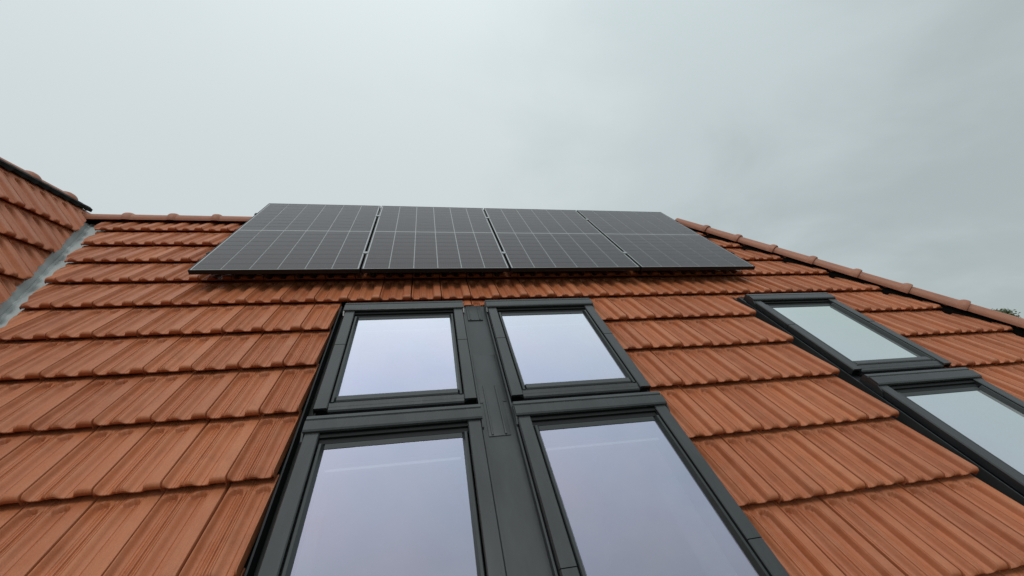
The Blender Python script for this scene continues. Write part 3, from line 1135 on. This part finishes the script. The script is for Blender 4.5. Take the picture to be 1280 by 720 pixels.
RAIL_LABEL = ['long black mounting rail under the lower half of the solar panels', 'long black mounting rail under the upper half of the solar panels']
for k, y in enumerate((PV_V + 0.33, PV_V + 1.36)):
    mw = MROOF @ Matrix.Translation((PV_U - 0.035, y, PV_N - PT))
    ln = 4 * PITCH_U + 0.05
    prof = [(-0.02, -0.042), (-0.02, -0.001), (-0.007, -0.001), (-0.007, -0.012), (0.007, -0.012), (0.007, -0.001), (0.02, -0.001), (0.02, -0.042)]
    rl = prism_obj('mounting_rail', prof, 0.0, ln, M_RAIL, None, mw, 'x', label=RAIL_LABEL[k], cat='mounting rail', group='rails under the solar panels')
    for j in range(6):
        x = 0.25 + j * (ln - 0.5) / 5
        bm = bmesh.new()
        add_box(bm, x - 0.015, x + 0.015, -0.028, -0.0215, -0.085, -0.004)
        add_box(bm, x - 0.015, x + 0.015, -0.0205, 0.18, -0.0905, -0.0855)
        link('roof_hook', bm_mesh(bm, 'roof_hook'), M_CLAMP, rl, mw)
    for x in (-0.004, ln):
        box_obj('end_cap', (x, x + 0.004, -0.021, 0.021, -0.043, 0.0), M_RUBBER, rl, mw)
    # end clamps
    for x in (0.035 - 0.012, 0.035 + 3 * PITCH_U + PW + 0.002):
        box_obj('end_clamp', (x, x + 0.010, -0.02, 0.02, -0.001, PT + 0.004), M_RAIL, rl, mw)

# ------------------------------------------------------------------ ground
bm = bmesh.new()
S = 3000
bm.faces.new([bm.verts.new(p) for p in ((-S, -S, GROUND_Z), (S, -S, GROUND_Z), (S, S, GROUND_Z), (-S, S, GROUND_Z))])
link('ground', bm_mesh(bm, 'ground'), M_GROUND, None, kind='structure')

# ------------------------------------------------------------------ the tree beyond the hip
tree_xy = Vector((26.78, 11.51, 0))
tree = bpy.data.objects.new('tree', None)
COL.objects.link(tree)
tm = Matrix.Translation((tree_xy.x, tree_xy.y, GROUND_Z))
place(tree, None, tm)
tree['label'] = 'leafy green treetop showing above the hip ridge'
tree['category'] = 'tree'
rt = random.Random(5)


def tube(bm, pts, rad, k=7):
    prev = None
    for i, p in enumerate(pts):
        d = (pts[min(i + 1, len(pts) - 1)] - pts[max(i - 1, 0)]).normalized()
        a = d.orthogonal().normalized()
        b = d.cross(a)
        ring = [bm.verts.new(p + (a * math.cos(2 * math.pi * j / k) + b * math.sin(2 * math.pi * j / k)) * rad[i]) for j in range(k)]
        if prev:
            for j in range(k):
                bm.faces.new((prev[j], prev[(j + 1) % k], ring[(j + 1) % k], ring[j]))
        prev = ring


HT = 9.55
bm = bmesh.new()
trunk = [Vector((0.05 * math.sin(i), 0.05 * math.cos(i * 1.3), HT * 0.8 * i / 8)) for i in range(9)]
tube(bm, trunk, [0.22 * (1 - 0.85 * i / 8) for i in range(9)], 9)
tips = []
for i in range(22):
    z0 = HT * (0.28 + 0.5 * rt.random())
    a = rt.uniform(0, 2 * math.pi)
    ln = (1.0 + 1.5 * rt.random()) * (1.15 - 0.75 * z0 / HT)
    p0 = Vector((0, 0, z0))
    pts = [p0 + Vector((math.cos(a) * ln * t, math.sin(a) * ln * t, ln * (0.5 * t + 0.35 * t * t))) for t in (0, 0.3, 0.65, 1)]
    tube(bm, pts, [0.07, 0.05, 0.03, 0.012], 5)
    tips.append(pts)
link('trunk', bm_mesh(bm, 'trunk', 60), M_BARK, tree, tm)
verts, faces = [], []
clumps = []
for pts in tips:
    for t in range(9):
        q = pts[1].lerp(pts[3], rt.random()) + Vector((rt.gauss(0, 0.3), rt.gauss(0, 0.3), rt.gauss(0, 0.25)))
        clumps.append((q, 0.24 + 0.16 * rt.random()))
for t in range(120):
    a = rt.uniform(0, 6.283)
    rr = rt.uniform(0, 0.70)
    clumps.append((Vector((math.cos(a) * rr, math.sin(a) * rr, HT - 0.35 - rr * rr * 0.30 - rt.random() * 0.9)), 0.16 + 0.14 * rt.random()))
clumps = [c for c in clumps if c[0].z < HT - 0.9 or math.hypot(c[0].x, c[0].y) < 0.75]
for q, s in clumps:
    for t in range(46):
        d = Vector((rt.gauss(0, 1), rt.gauss(0, 1), rt.gauss(0, 1))).normalized() * s * rt.random() ** 0.4
        c = q + d
        a = Vector((rt.gauss(0, 1), rt.gauss(0, 1), rt.gauss(0, 0.6))).normalized()
        b = a.orthogonal().normalized()
        l1, l2 = rt.uniform(0.05, 0.09), rt.uniform(0.025, 0.045)
        i0 = len(verts)
        verts += [c - a * l1, c + b * l2, c + a * l1, c - b * l2]
        faces.append((i0, i0 + 1, i0 + 2, i0 + 3))
me = bpy.data.meshes.new('crown')
me.from_pydata(verts, [], faces)
link('crown', me, M_LEAF, tree, tm)
print('tiles queued', len(TILES), 'visible', sum(1 for t in TILES if t[0] > 20))
